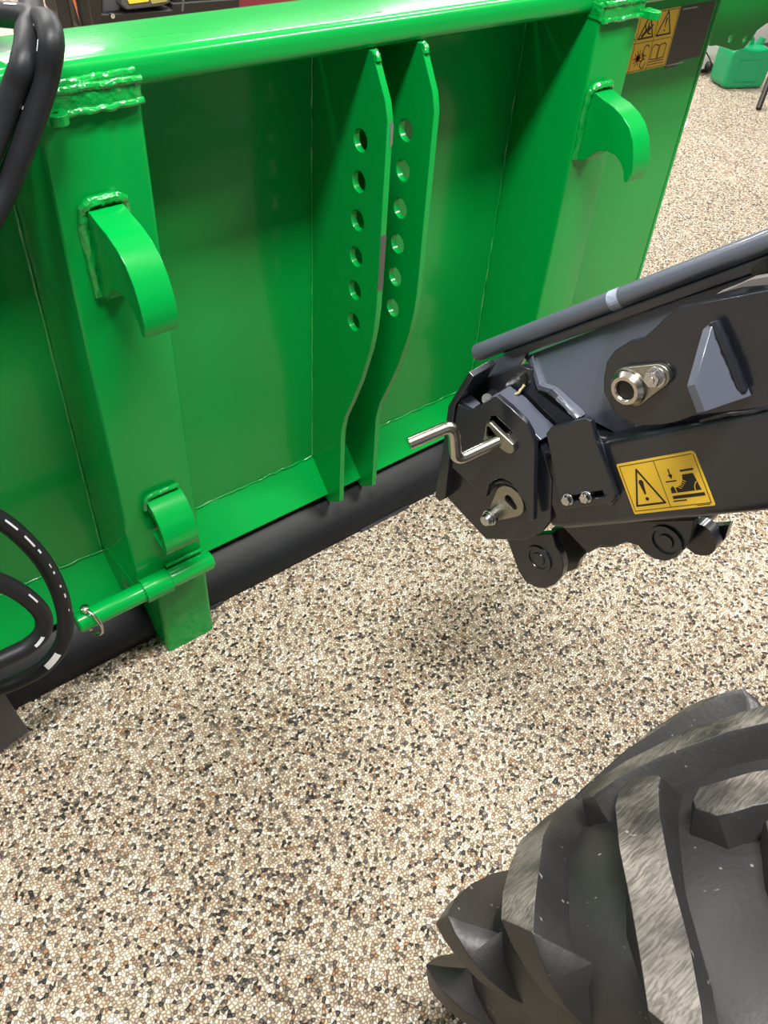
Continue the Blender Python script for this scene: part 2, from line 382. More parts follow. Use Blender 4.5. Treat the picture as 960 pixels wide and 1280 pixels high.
# locking pins with lynch pins
def locking_pin(u, xa, xb, side):
    bm = new(); pr = [(0, 0), (0, .017), (.003, .020), (xb - xa - .005, .020), (xb - xa, .016), (xb - xa, 0)]
    lathe(bm, (xa, 1.078, .247), (1, 0, 0), pr, 28); p = obj('locking_pin', bm, GREEN, u, smooth=40)
    bm = new(); s = xa + .135 if side < 0 else xb - .2
    lathe(bm, (s, 1.078, .247), (1, 0, 0), [(0, .019), (0, .0245), (.055, .0245), (.058, .019)], 28)
    weld(bm, [(s + .06 + .02 * i, 1.094, .268 + random.uniform(-.001, .001)) for i in range(5)], .004, 4)
    obj('pin_sleeve', bm, GREEN, p, smooth=40)
    xr = xa + .022 if side < 0 else xb - .02
    bm = new(); cyl(bm, (xr, 1.078, .215), (xr, 1.078, .276), .004, 10)
    lathe(bm, (xr, 1.078, .270), (0, 0, 1), [(0, 0), (0, .008), (.010, .008), (.012, .005), (.012, 0)], 12)
    ring = [(xr + .012 * math.sin(math.pi * i / 12), 1.070 - .028 * math.sin(math.pi * i / 12), .247 + .033 * math.cos(math.pi * i / 12)) for i in range(13)]
    tube(bm, ring, .0030, 8); obj('lynch_pin', bm, CHROME, p, 'silver lynch pin with ring')
locking_pin(U1, .222, .508, -1); locking_pin(U2, 1.44, 1.75, 1)
# side wing at the right end, carrying two holes
WING = [(2.10, .93)] + [(2.2557,0.9196),(2.2858,0.9180),(2.3294,0.9072),(2.3836,0.8929),(2.4300,0.8935),(2.4531,0.9131),(2.4705,0.9352),(2.5064,0.9474)] + [(2.75, .96), (2.75, 1.16), (2.10, 1.16)]
WY2 = (2.3467,1.3600,0.9288); WY3 = (2.4222,1.3600,0.9185)
wh = [circ(WY2[0], WY2[2], .011, 16), circ(WY3[0], WY3[2], .011, 16)]
obj('side_wing', bevelled(WING[1:], lambda x, z, k: Vector((x, 1.36 + .012 * k, z)), wh), GREEN, AT, bevel=.002)
bm = new(); prism(bm, [(2.09, .2), (2.102, .2), (2.102, 1.16), (2.09, 1.16)], xy(0, 1), ) if 0 else box(bm, (2.094, WY, .12), (2.106, 1.375, 1.15)); obj('end_plate', bm, GREEN, AT, bevel=.002)

# stickers: flat print on thin sheets
def poly_print(bm, polys, f, mi):
    for pl in polys: prism(bm, pl, f, mi=mi)
def ring_poly(poly, t):     # stroke of a closed outline as quads
    out = []; n = len(poly)
    c = Vector((sum(p[0] for p in poly) / n, sum(p[1] for p in poly) / n))
    for i in range(n):
        out.append(line(poly[i], poly[(i + 1) % n], t))
    return out
def line(a, b, t):
    a, b = Vector(a), Vector(b); d = (b - a).normalized(); s = Vector((-d.y, d.x)) * t / 2; a = a - d * t * .4; b = b + d * t * .4
    return [tuple(a - s), tuple(b - s), tuple(b + s), tuple(a + s)]
def exclaim(x, y, h):
    return [[(x - .09 * h, y + h * .95), (x - .04 * h, y + h), (x + .04 * h, y + h), (x + .09 * h, y + h * .95), (x + .03 * h, y + .3 * h), (x - .03 * h, y + .3 * h)], circ(x, y + .1 * h, .075 * h, 8)]
def triangle(x, y, s): return [(x - s / 2, y), (x + s / 2, y), (x, y + s * .92)]

# yellow pictogram sheet and charcoal sheet on the back sheet
X0, X1, Z0, Z1 = 1.738, 1.948, .932, 1.058
bm = new(); F0 = lambda x, z, k: Vector((x, WY - (.0006 if k else 0), z)); F1 = lambda x, z, k: Vector((x, WY - (.0010 if k else .0006), z))
prism(bm, [(X0, Z0), (X1, Z0), (X1, Z1), (X0, Z1)], F0, mi=0)
cw = (X1 - X0 - .010) / 3; xs = [X0 + i * cw + .0 for i in range(3)]; hz = (Z1 - Z0) / 2
P = []
P += ring_poly([(X0 + .003, Z0 + .003), (X1 - .004, Z0 + .003), (X1 - .004, Z1 - .003), (X0 + .003, Z1 - .003)], .001)
P += [line((X0, Z0 + hz), (X1 - .008, Z0 + hz), .001), line((X0 + cw, Z0), (X0 + cw, Z1), .001), line((X0 + 2 * cw, Z0), (X0 + 2 * cw, Z1), .001)]
for i in range(3):
    cx = X0 + (i + .5) * cw; P += ring_poly(triangle(cx, Z0 + hz + .009, .053), .0035)
cx = X0 + 2.5 * cw; P += exclaim(cx, Z0 + hz + .015, .030)
cx = X0 + 1.5 * cw
P += [line((cx - .014, Z0 + hz + .014), (cx + .006, Z0 + hz + .030), .007), line((cx - .004, Z0 + hz + .024), (cx - .010, Z0 + hz + .036), .003),
      line((cx + .002, Z0 + hz + .028), (cx + .002, Z0 + hz + .040), .003), line((cx + .004, Z0 + hz + .020), (cx + .018, Z0 + hz + .034), .004), line((cx + .006, Z0 + hz + .018), (cx + .016, Z0 + hz + .016), .003)]
P += ring_poly(circ(cx + .016, Z0 + .044, .010, 12, .012), .002)[1:10]; P += ring_poly(circ(cx + .014, Z0 + .016, .010, 12, .010), .002)[2:]
P += [line((cx + .006, Z0 + .036), (cx + .010, Z0 + .030), .004), line((cx + .006, Z0 + .022), (cx + .012, Z0 + .027), .004)]
cx = X0 + 2.5 * cw - .002
P += ring_poly([(cx - .026, Z0 + .022), (cx - .002, Z0 + .020), (cx - .002, Z0 + .050), (cx - .018, Z0 + .053), (cx - .026, Z0 + .048)], .002)
P += ring_poly([(cx + .026, Z0 + .022), (cx + .002, Z0 + .020), (cx + .002, Z0 + .050), (cx + .018, Z0 + .053), (cx + .026, Z0 + .048)], .002)
P += [line((cx - .028, Z0 + .016), (cx + .028, Z0 + .016), .0015), line((cx - .028, Z0 + .010), (cx + .028, Z0 + .010), .0015)]
poly_print(bm, P, F1, 1)
cx = X0 + 1.36 * cw; R_ = []
for k in range(5): a = math.pi * k / 5; R_.append(line((cx - .017 * math.cos(a), Z0 + .03 - .017 * math.sin(a)), (cx + .017 * math.cos(a), Z0 + .03 + .017 * math.sin(a)), .002))
R_.append(circ(cx, Z0 + .03, .008, 12)); poly_print(bm, R_, F1, 2)
obj('warning_sticker', bm, [YELLOW, INK, REDINK], AT, 'yellow sheet of warning pictograms with triangles and a book', smooth=10)
bm = new(); prism(bm, [(X1, .936), (2.088, .936), (2.088, 1.058), (X1, 1.058)], F0, mi=0)
prism(bm, [(X1, .924), (2.00, .924), (2.00, .936), (X1, .936)], F0, mi=0)
for i in range(16): 
    w = random.uniform(.0015, .003); x = X1 + .006 + i * .0042; prism(bm, [(x, .929), (x + w, .929), (x + w, .932), (x, .932)], F1, mi=1)
for i in range(14): 
    w = random.uniform(.0015, .003); x = X1 + .012 + i * .0042; prism(bm, [(x, 1.0495), (x + w, 1.0495), (x + w, 1.0525), (x, 1.0525)], F1, mi=1)
obj('charcoal_sticker', bm, [QRGREY, PRINT], AT, 'dark charcoal sticker with small pale print', smooth=10)

# ---------------------------------------------------------------- hoses
def print_marks(bm, path, r, s_list, side, wid=.004, mi=1):
    # flat white print wrapped on the hose surface, facing the given side
    side = Vector(side).normalized(); L = [0]
    for a, b in zip(path, path[1:]): L.append(L[-1] + (b - a).length)
    def at(s):
        for i in range(len(path) - 1):
            if L[i + 1] >= s: break
        t = (s - L[i]) / (L[i + 1] - L[i]); tn = (path[i + 1] - path[i]).normalized(); return path[i].lerp(path[i + 1], t), tn
    for s0, s1, w, off in s_list:
        n = max(2, int((s1 - s0) / .006)); rows = []
        for i in range(n + 1):
            p, t = at(s0 + (s1 - s0) * i / n); u = (side - t * side.dot(t)).normalized(); v = t.cross(u); row = []
            for k in (-1, 0, 1):
                a = off + k * w / (2 * r); row.append(bm.verts.new(p + (u * math.cos(a) + v * math.sin(a)) * (r + .0006)))
            rows.append(row)
        for a, b in zip(rows, rows[1:]):
            for k in range(2): bm.faces.new((a[k], a[k + 1], b[k + 1], b[k])).material_index = mi
def hose(pts, r, label, marks, side, group='black hydraulic hoses at the left end of the green implement', name='hydraulic_hose'):
    P = spline(pts, 8); bm = new(); tube(bm, P, r, 20)
    h = root(name, (P[0].x, P[0].y, min(p.z for p in P) - r), label, 'hose', group)
    obj('hose_body', bm, HOSE, h, smooth=60)
    for sub, runs_ in marks:
        bm = new(); print_marks(bm, spline(sub, 8), r, runs_, side, mi=0)
        o = obj('white_print', bm, PRINT, h, 'white printed marks along the hose', normals=False); o['kind'] = 'stuff'
    bm = new(); d = (P[-1] - P[-2]).normalized(); lathe(bm, P[-1] - d * .03, d, [(0, r), (0, r * 1.25), (.04, r * 1.25), (.042, r * .9), (.075, r * .9), (.075, 0)], 20); obj('hose_fitting', bm, ZINC, h)
    return h
SIDE = (-.55, -.6, .45)
hA = [(.26, 1.55, 1.08), (.30, 1.40, 1.17)] + [(0.3837,1.1600,1.2146)] + [(0.3687,1.1000,1.2108)] + [(0.3440,1.0600,1.1931),(0.3263,1.0600,1.1667),(0.3012,1.0600,1.1301)] + [(0.2569,1.0500,1.0751),(0.2023,1.0500,0.9882)]
hB = [(.52, 1.50, 1.05), (.48, 1.38, 1.18)] + [(0.4018,1.1700,1.2073)] + [(0.3893,1.0900,1.2225)] + [(0.3771,1.0500,1.2131),(0.3637,1.0500,1.1788),(0.3416,1.0500,1.1408),(0.3145,1.0500,1.0997),(0.2851,1.0500,1.0595)] + [(0.2394,1.0400,1.0138),(0.1860,1.0400,0.9434)]
def runs(a, b, seed, w=.004, off=0):
    rnd = random.Random(seed); out = []; s = a
    while s < b:
        l = rnd.choice((.006, .010, .022, .030)); out.append((s, min(b, s + l), rnd.choice((.0018, .0025, .003)), off + rnd.uniform(-.05, .05))); s += l + rnd.choice((.010, .018, .03))
    return out
hC = [(0.1023,1.0500,0.6432),(0.1290,1.0500,0.6158),(0.1548,1.0500,0.5780),(0.1770,1.0500,0.5265),(0.1963,1.0500,0.4565),(0.2048,1.0500,0.3760),(0.1995,1.0500,0.2967),(0.1789,1.0500,0.2424),(0.1424,1.0500,0.2134),(0.0953,1.0500,0.2083),(0.0503,1.0500,0.2174),(-0.0016,1.0500,0.2387)]
hD = [(0.0602,1.0100,0.5440),(0.0949,1.0100,0.5213),(0.1229,1.0100,0.4881),(0.1477,1.0100,0.4384),(0.1610,1.0100,0.3863),(0.1518,1.0100,0.3460),(0.1228,1.0100,0.3286),(0.0857,1.0100,0.3269),(0.0430,1.0100,0.3304),(-0.0003,1.0100,0.3356)]
linkA = [(0.1316,1.0500,0.9109),(0.0797,1.0500,0.8089),(0.0711,1.0500,0.7023)]
linkB = [(0.1475,1.0300,0.8566),(0.0902,1.0300,0.7501),(0.0409,1.0300,0.6423),(0.0359,1.0300,0.5627)]
hose(hA + linkA + hC, .0145, 'black hose over the rail at far left, curving down past the locking pin', [(hA, runs(.20, .45, 3, off=-.6)), (hC, runs(.08, .34, 11, off=-1.0))], SIDE)
hose(hB + linkB + hD, .0148, 'black hose over the rail nearest the upright, ending in a tight bow', [(hB, runs(.18, .62, 5, off=.75)), (hD, [(.125, .15, .003, -1.1), (.235, .26, .006, -.5)])], SIDE)
Pc = spline(hC, 8); bm = new(); print_marks(bm, Pc, .0147, [(.440, .477, .012, -.30)], SIDE, mi=0); obj('hose_tag', bm, WHITE, bpy.data.objects['hydraulic_hose'], 'white paper tag on the hose', normals=False)

# grey skid plate with a bristle strip, lower left corner
bm = new()
sk = [(0.0593,1.0700,0.2448), (0.0628,1.0700,0.1929), (0.0777,1.0828,0.0120), (0.0166,1.0713,0.0120), (-0.0768,1.0618,0.0120), (-0.0382,1.0700,0.2278)]
nrm = (Vector(sk[3]) - Vector(sk[2])).cross(Vector(sk[1]) - Vector(sk[2])).normalized()
if nrm.y > 0: nrm = -nrm
a_ = [bm.verts.new(Vector(p)) for p in sk]; b_ = [bm.verts.new(Vector(p) - nrm * .008) for p in sk]
bm.faces.new(a_); bm.faces.new(b_[::-1])
for i in range(6): bm.faces.new((a_[i], a_[(i + 1) % 6], b_[(i + 1) % 6], b_[i]))
SKR = root('skid_plate', (sk[3][0], sk[3][1], 0), 'flat dark grey plate on a frayed bristle strip, in the lower left corner', 'plate')
obj('plate', bm, GREYM, SKR, bevel=.001)
bm = new(); p0, p1 = Vector(sk[2]), Vector(sk[4])
for i in range(420):
    t = random.random(); p = p0.lerp(p1, t) - nrm * random.uniform(0, .008) + Vector((0, 0, .004)); q = Vector((p.x + random.uniform(-.004, .004), p.y + random.uniform(-.006, .004), .0005))
    tube(bm, [p, q], .0006, 3, cap=False)
br = obj('bristle_strip', bm, FIBRE, SKR, normals=False); br['kind'] = 'stuff'

# ---------------------------------------------------------------- compact loader: boom, quick coupler, tyre
LD = root('compact_loader', (.565, -.165, 0), 'charcoal compact loader with raised boom, pinned coupler and one big muddy tyre, on pebble floor', 'loader')
def part(name, poly, w0, w1, m, parent, label=None, holes=(), bevel=.0015, smooth=30):
    return obj(name, bevelled(poly, armuv(w0, w1), holes), m, parent, label, bevel=bevel, smooth=smooth)
# boom: square tube (section in v,w) running along u
bm = new(); sec = rounded([(-.0735, 0), (.0565, 0), (.0565, .11), (-.0735, .11)], .016, 5)
prism(bm, sec, lambda v, w, k: arm((.62 if k else -.205, v, w)))
BOOM = obj('boom', bm, DARK, LD, smooth=25)
# bright weld lines along the boom top
bm = new(); c0 = (0.0773,-0.0826,-0.0040); 
weld(bm, [arm((c0[0] + .02 * i, -.073 + random.uniform(-.001, .001), .004)) for i in range(8)], .003, 3); obj('boom_weld', bm, DARK, BOOM)

# link plate with round end, stands on the boom
LP = [(-0.0409,-0.1368),(-0.0323,-0.1554),(-0.0184,-0.1744),(-0.0007,-0.1852),(0.0213,-0.1901),(0.0421,-0.1886),(0.0642,-0.1969),(0.0834,-0.2055),(0.0930,-0.2077),(0.1009,-0.2112)]
LPo = LP + [(0.2038,-0.1995),(0.3119,-0.1865)] + [(.50, -.06)] + [(0.1603,-0.0731),(0.0729,-0.0806),(0.0493,-0.0777),(0.0260,-0.0777),(0.0043,-0.0807),(-0.0185,-0.0885),(-0.0366,-0.1059)]
link = part('link_plate', LPo, .003, .016, DARK, LD, bevel=.0015)
bm = new(); prism(bm, [(0.0905,-0.1542),(0.1830,-0.1447),(0.2900,-0.1334)] + [(.50, -.06), (LP[-1][0] + .04, -.06)], armuv(.095, .108)); obj('link_plate', bm, DARK, LD, bevel=.0015)
# gusset
g = [(0.1356,-0.1851,0.0020), (0.1400,-0.0977,0.0020), (0.1404,-0.0906,0.0020), (0.1143,-0.0993,-0.0520), (0.1142,-0.1328,-0.0520), (0.1311,-0.1819,-0.0120)]
bm = new(); a_ = [bm.verts.new(arm(p)) for p in g]; b_ = [bm.verts.new(arm((p[0] + .011, p[1], p[2]))) for p in g]
bm.faces.new(a_); bm.faces.new(b_[::-1])
for i in range(6): bm.faces.new((a_[i], a_[(i + 1) % 6], b_[(i + 1) % 6], b_[i]))
gs = obj('gusset', bm, DARK_LIT, link, bevel=.001)
bm = new(); weld(bm, [arm(p) for p in ((0.1429,-0.1851,-0.0040), (0.1457,-0.1583,-0.0060), (0.1469,-0.1270,-0.0060), (0.1462,-0.1008,-0.0040))], .0065, 5); obj('gusset_weld', bm, DARK, gs, smooth=60)
# boom pin with keeper plate
c1 = (0.0069,-0.1369,0.0000); c2 = (0.0517,-0.1415,0.0000)
kp = part('pin_keeper', capsule(c1[:2], c2[:2], .0262, .0150, 14), -.006, .003, ZINC, link, 'zinc teardrop keeper plate', bevel=.002)
bm = new(); lathe(bm, arm((c1[0], c1[1], -.006)), -AN, [(0, .0245), (.006, .0235), (.012, .0185), (.012, .0140), (.010, .0125), (-.018, .0115)], 32)
obj('pin_end', bm, CHROME, kp, smooth=30)
bm = new(); lathe(bm, arm((c1[0], c1[1], -.010)), -AN, [(0, 0), (0, .0121), (.003, .0121), (.003, 0)], 24); obj('bore_shade', bm, INK, kp)  # black disc in place of the shade inside the bore
bm = new(); lathe(bm, arm((c2[0] - .003, c2[1], -.006)), -AN, [(0, 0), (0, .0135), (.002, .0135), (.002, 0)], 24)
prism(bm, circ(c2[0] - .004, c2[1], .0108, 6, a0=.2), armuv(-.008, -.017)); prism(bm, circ(c2[0] - .004, c2[1], .005, 10), armuv(-.017, -.0185)); obj('bolt', bm, BOLT, kp, bevel=.001)

# inner link box, charcoal in its lit tone, seen between the bar and the boom
TB = [(-0.1953,-0.2056),(-0.0243,-0.2116),(0.0851,-0.2148),(0.1705,-0.2209),(0.2029,-0.2235)]
BB = [(-0.1708,-0.1583),(-0.1519,-0.1491),(-0.1213,-0.1016),(-0.1057,-0.1035),(-0.0507,-0.1081),(-0.0099,-0.1122)]
bm = new()
polyA = [arm((p[0], p[1], .058)) for p in TB] + [arm((.25, -.07, .03)), arm((-.04, -.05, .028))] + [arm((p[0], p[1], .028)) for p in BB[3::-1]] + [arm((BB[0][0], BB[0][1], .030))]
a_ = [bm.verts.new(p) for p in polyA]; b_ = [bm.verts.new(p + AN * .05) for p in polyA]; n_ = len(polyA)
bm.faces.new(a_); bm.faces.new(b_[::-1])
for i in range(n_): bm.faces.new((a_[i], a_[(i + 1) % n_], b_[(i + 1) % n_], b_[i]))
bmesh.ops.triangulate(bm, faces=bm.faces[:2])
SL = obj('inner_link', bm, DARK_LIT, LD, 'charcoal plate under the top bar, coloured as lit', smooth=30)
bm = new(); e1 = [(-0.1830,-0.2005,0.0500), (-0.1658,-0.1614,0.0240), (-0.1444,-0.1512,0.0220), (-0.1129,-0.1032,0.0180)]
for a, b in zip(e1, e1[1:]):
    q = [arm(a), arm(b), arm((b[0] + .008, b[1] - .004, b[2])), arm((a[0] + .008, a[1] - .004, a[2]))]
    v0 = [bm.verts.new(p) for p in q]; v1 = [bm.verts.new(p + AN * .02) for p in q]
    bm.faces.new(v0); bm.faces.new(v1[::-1])
    for i in range(4): bm.faces.new((v0[i], v0[(i + 1) % 4], v1[(i + 1) % 4], v1[i]))
obj('edge_strip', bm, DARK_LIT, SL, bevel=.001)
bm = new(); weld(bm, [arm(p) for p in ((-0.1332,-0.1418,0.0210), (-0.1219,-0.1254,0.0190), (-0.1095,-0.1071,0.0160))], .004, 5); obj('weld_bead', bm, DARK_LIT, SL)
# recess at right end of inner link, shade drawn as black block
bm = new(); cpt = [(0.1802,-0.2232),(0.1973,-0.2274),(0.1944,-0.2137),(0.1781,-0.2119)]; prism(bm, cpt, armuv(.035, .05)); obj('slot_shade', bm, INK, SL)
bm = new(); cpt = [(0.1445,-0.2106),(0.1673,-0.2118),(0.1859,-0.2139),(0.2157,-0.2093),(0.2127,-0.2005),(0.1749,-0.2093)]; prism(bm, cpt, armuv(.015, .03)); obj('cover_lip', bm, mat('warm_grey', (.17, .16, .15), .45), SL)

bm = new(); prism(bm, [(-0.1698,-0.1276),(-0.0109,-0.1342),(-0.0216,-0.0486),(-0.1624,-0.0477)], armuv(.088, .098)); obj('shade_sheet', bm, DARK, LD)  # dark sheet added where only shadow shows below the link
bm = new(); prism(bm, [(-0.0467,-0.0934),(-0.0384,-0.0941),(-0.0362,-0.0784),(-0.0434,-0.0619),(-0.0543,-0.0615)], armuv(.030, .040)); obj('stiffener', bm, DARK_LIT, LD)

# top bar
b0, b1 = (-0.2795,-0.2352,0.0550), (0.1986,-0.2414,0.0550); db = (b1[0] - b0[0], b1[1] - b0[1]); b2 = (b0[0] + db[0] * 1.8, b0[1] + db[1] * 1.8, .055)
bm = new(); d_ = (arm(b2) - arm(b0)).normalized(); L_ = (arm(b2) - arm(b0)).length
lathe(bm, arm(b0), d_, [(0, 0), (0, .0115), (.0015, .0135), (L_, .0135), (L_, 0)], 32); BAR = obj('top_bar', bm, DARK_LIT, LD, 'charcoal round bar along the top of the boom, coloured as lit', smooth=40)
bm = new(); lathe(bm, arm((b0[0] + db[0] * .553, b0[1] + db[1] * .553, .055)), d_, [(0, .0138), (.017, .0138)], 32); obj('clear_tape', bm, mat('pale_tape', (.30, .33, .42), .3, bump=.8, bscale=150), BAR)
# runner under the bar
bm = new(); prism(bm, [(b0[0] + .055, b0[1] + .012), (b2[0], b2[1] + .012), (b2[0], b2[1] + .030), (b0[0] + .075, b0[1] + .024)], armuv(.045, .065)); obj('runner', bm, DARK, LD, bevel=.003)
bm = new(); pr = [(-0.2843,-0.2160),(-0.1867,-0.2210),(-0.1756,-0.2142),(-0.2016,-0.1967),(-0.3062,-0.1953)]; prism(bm, pr, armuv(.048, .060)); obj('bar_bracket', bm, DARK_LIT, LD, bevel=.0015)
# back-of-coupler plate
pr = [(-0.2951,-0.1973),(-0.1871,-0.1977),(-0.1709,-0.1887),(-0.1770,-0.1560),(-0.1283,-0.0965),(-0.1782,-0.0643),(-0.2607,-0.0985),(-0.3091,-0.1423),(-0.3410,-0.1699),(-0.3152,-0.2020)]
bc = part('coupler_web', pr, .034, .046, DARK, LD)
for q, rr in (((654,474), .008), ((665,521), .007)):
    pass
# coupler side plates
P1 = [(-0.3326,-0.1626),(-0.4267,-0.0277),(-0.3787,0.0565),(-0.2922,0.0645),(-0.2496,0.0538),(-0.2197,0.0352),(-0.1831,-0.0296),(-0.1762,-0.0858),(-0.2069,-0.1378)]
CP = part('coupler_plate', P1, -.002, .012, DARK, LD)
P2 = [(-0.2828,-0.1816),(-0.2656,-0.1674),(-0.2584,-0.1673),(-0.2156,-0.1739),(-0.2003,-0.1769),(-0.1831,-0.1545),(-0.1681,-0.1289),(-0.1654,-0.1134),(-0.1674,-0.0948),(-0.2322,0.0236),(-0.2410,0.0242),(-0.2354,-0.0082),(-0.2403,-0.0306),(-0.2468,-0.0436),(-0.2596,-0.0521),(-0.2761,-0.0515),(-0.2925,-0.0453),(-0.3101,-0.0248),(-0.3158,-0.0311),(-0.3372,-0.0595),(-0.3578,-0.0839),(-0.3196,-0.1413)]
WN = [(-0.2281,-0.1495),(-0.2182,-0.1488),(-0.2054,-0.1296),(-0.2000,-0.1184),(-0.2175,-0.1111),(-0.2241,-0.1175),(-0.2534,-0.1213)]
CC = part('cover_plate', P2, -.022, -.012, DARK, CP, holes=[WN], bevel=.0018)
# edge behind the cover plate, colour lightened where it catches light
pr = [(-0.2325,-0.1738),(-0.2176,-0.1757),(-0.1971,-0.1521),(-0.1825,-0.1250),(-0.1635,-0.0948),(-0.1841,-0.0919),(-0.1995,-0.1179),(-0.2179,-0.1513)]
part('edge_rail', pr, -.010, .03, DARK_LIT, CP)
bm = new(); q0, q1 = (-0.2301,-0.1741,-0.0120), (-0.2455,-0.1718,0.0200); cyl(bm, arm(q0), arm(q1), .0085, 20); obj('clevis_head', bm, BOLT, CP)
# flange at the front of the coupler
FL = [(-0.2299,-0.2234),(-0.3027,-0.1836),(-0.3579,-0.1189),(-0.4298,-0.0402),(-0.4233,-0.0303),(-0.4086,-0.0332),(-0.3700,-0.0774),(-0.3259,-0.1346),(-0.2875,-0.1804),(-0.2254,-0.2134)]
part('front_flange', FL, -.024, .030, DARK, LD, bevel=.002)
bm = new(); pr = [(-0.2894,-0.1846),(-0.2829,-0.1859),(-0.2709,-0.1660),(-0.2780,-0.1634)]; prism(bm, pr, armuv(-.014, .01)); obj('stop_tab', bm, DARK_LIT, CP)
# lock: bright shoe in the window and the cranked handle
bm = new(); pr = [(-0.2355,-0.1439),(-0.2270,-0.1436),(-0.2156,-0.1245),(-0.2010,-0.1024),(-0.2032,-0.0924),(-0.2135,-0.0888),(-0.2214,-0.0927),(-0.2375,-0.1100),(-0.2571,-0.1188)]; 
hole = [(-0.2373,-0.1377),(-0.2326,-0.1368),(-0.2266,-0.1200),(-0.2479,-0.1225)]
prism(bm, pr, armuv(-.029, -.020), [hole]); LS = obj('lock_shoe', bm, ZINC, CP, 'bright galvanised lock shoe behind the window', bevel=.002)
H = [(-0.2212,-0.1115,-0.0100), (-0.2392,-0.1128,-0.0460), (-0.2578,-0.1130,-0.0780), (-0.2564,-0.1198,-0.0860), (-0.2507,-0.1319,-0.0860), (-0.2430,-0.1499,-0.0860), (-0.2397,-0.1604,-0.0880), (-0.2425,-0.1661,-0.0940), (-0.2464,-0.1681,-0.1080), (-0.2625,-0.1717,-0.1500)]
Hp = [Vector(arm(p)) for p in H]; path = []
def arc_path(P, r=.012):
    out = [P[0]]
    for i in range(1, len(P) - 1):
        a, p, b = P[i - 1], P[i], P[i + 1]; da, db_ = (a - p), (b - p); t = min(r, da.length * .45, db_.length * .45); s, e = p + da.normalized() * t, p + db_.normalized() * t
        for k in range(9): u = k / 8; out.append(s * (1 - u) ** 2 + p * 2 * u * (1 - u) + e * u * u)
    out.append(P[-1]); return out
K = [Vector(arm((-0.2196,-0.1116,-0.0080))), Vector(arm((-0.2642,-0.1132,-0.0860))), Vector(arm((-0.2362,-0.1665,-0.0860))), Vector(arm((-0.2667,-0.1712,-0.1500)))]
bm = new(); tube(bm, arc_path(K, .017), .0094, 20); obj('crank_handle', bm, CHROME, LD, 'shiny cranked lock handle', smooth=45)
# wire tie
bm = new(); tube(bm, spline([arm(p) for p in ((-0.2437,-0.1693,0.0280), (-0.2228,-0.1659,0.0220), (-0.2163,-0.1624,0.0240), (-0.2004,-0.1636,0.0220), (-0.1896,-0.1715,0.0280))], 5), .0020, 6, jit=.3); obj('wire_tie', bm, CREAMW, CP, 'twisted pale wire tie')
bm = new(); pr = [(-0.1921,-0.1853),(-0.1850,-0.1861),(-0.1856,-0.1761),(-0.1953,-0.1643),(-0.2046,-0.1625),(-0.1998,-0.1743)]; prism(bm, pr, armuv(.030, .0336)); obj('slot', bm, INK, bc)  # black patch stands for the dark inside the slot
# round joint behind the coupler
cj = (-0.2810,-0.0273,0.0000); bm = new()
lathe(bm, arm((cj[0], cj[1], -.001)), AN, [(0, 0), (0, .047), (.006, .052), (.020, .056), (.034, .055), (.042, .050), (.060, .050), (.066, .055), (.12, .055), (.12, 0)], 56)
obj('pivot_drum', bm, DARK_LIT, LD, smooth=50)
# neck between drum and boom
bm = new(); pr = [(-0.1901,-0.0624),(-0.1372,-0.0921),(-0.0832,-0.0778),(-0.0619,-0.0705),(-0.1205,0.0566),(-0.2269,0.0523),(-0.2469,0.0325)]; prism(bm, pr, armuv(.006, .10)); obj('boom_neck', bm, DARK, LD, smooth=30, bevel=.008, seg=4)
# lower pin with teardrop keeper
k1, k2 = (-0.2773,-0.0084,-0.0080), (-0.3279,0.0124,-0.0080)
kp2 = part('pin_keeper', capsule(k1[:2], k2[:2], .0270, .0100, 14), -.010, -.002, ZINC, CP, 'zinc teardrop keeper plate with slot', holes=[[tuple(p) for p in capsule((k1[0] + .000, k1[1] - .003), (k1[0] + .004, k1[1] + .009), .0082, .0062, 7)]], bevel=.0015)
bm = new(); s0 = Vector(arm((k2[0] + .004, k2[1] - .002, -.010)))
lathe(bm, s0, -AN, [(0, 0), (0, .0115), (.008, .0115), (.008, .0135), (.012, .0135), (.012, .0115), (.017, .0115), (.017, .0105), (.024, .0085), (.024, 0)], 24); obj('bolt', bm, BOLT, kp2, smooth=30)
bm = new(); weld(bm, [arm(p) for p in ((-0.3160,-0.0307,-0.0040), (-0.2952,-0.0409,-0.0040), (-0.2741,-0.0396,-0.0040), (-0.2581,-0.0237,-0.0040))], .0035, 4); obj('weld_bead', bm, DARK_LIT, CP)
# slotted stop plate on the boom with two bolts
SPp = [(-0.1494,-0.1031),(-0.1363,-0.1107),(-0.0720,-0.1118),(-0.0659,-0.1071),(-0.0708,-0.0737),(-0.0742,0.0044),(-0.0888,0.0152),(-0.1768,0.0140),(-0.1716,-0.0209),(-0.1587,-0.0643)]
SP = part('stop_plate', SPp, -.012, -.002, DARK, LD, holes=[[tuple(p) for p in capsule(((-0.1653,0.0004)), ((-0.0935,-0.0017)), .0045, .0045, 8)]], bevel=.0018)
bm = new(); pr = [(-0.0784,-0.1053),(-0.0728,-0.0995),(-0.0723,-0.0684),(-0.0795,0.0099),(-0.0960,0.0219),(-0.1005,0.0164)]; prism(bm, pr, armuv(-.006, .002)); obj('edge_rail', bm, DARK_LIT, SP)
for px in ((-0.1579,-0.0006,-0.0130), (-0.1234,-0.0006,-0.0130)):
    bm = new(); lathe(bm, arm((px[0], px[1], -.012)), -AN, [(0, 0), (0, .0095), (.002, .0095), (.002, 0)], 20)
    prism(bm, circ(px[0], px[1], .0078, 6, a0=.4), armuv(-.014, -.021)); obj('bolt', bm, BOLT, SP, bevel=.0012)
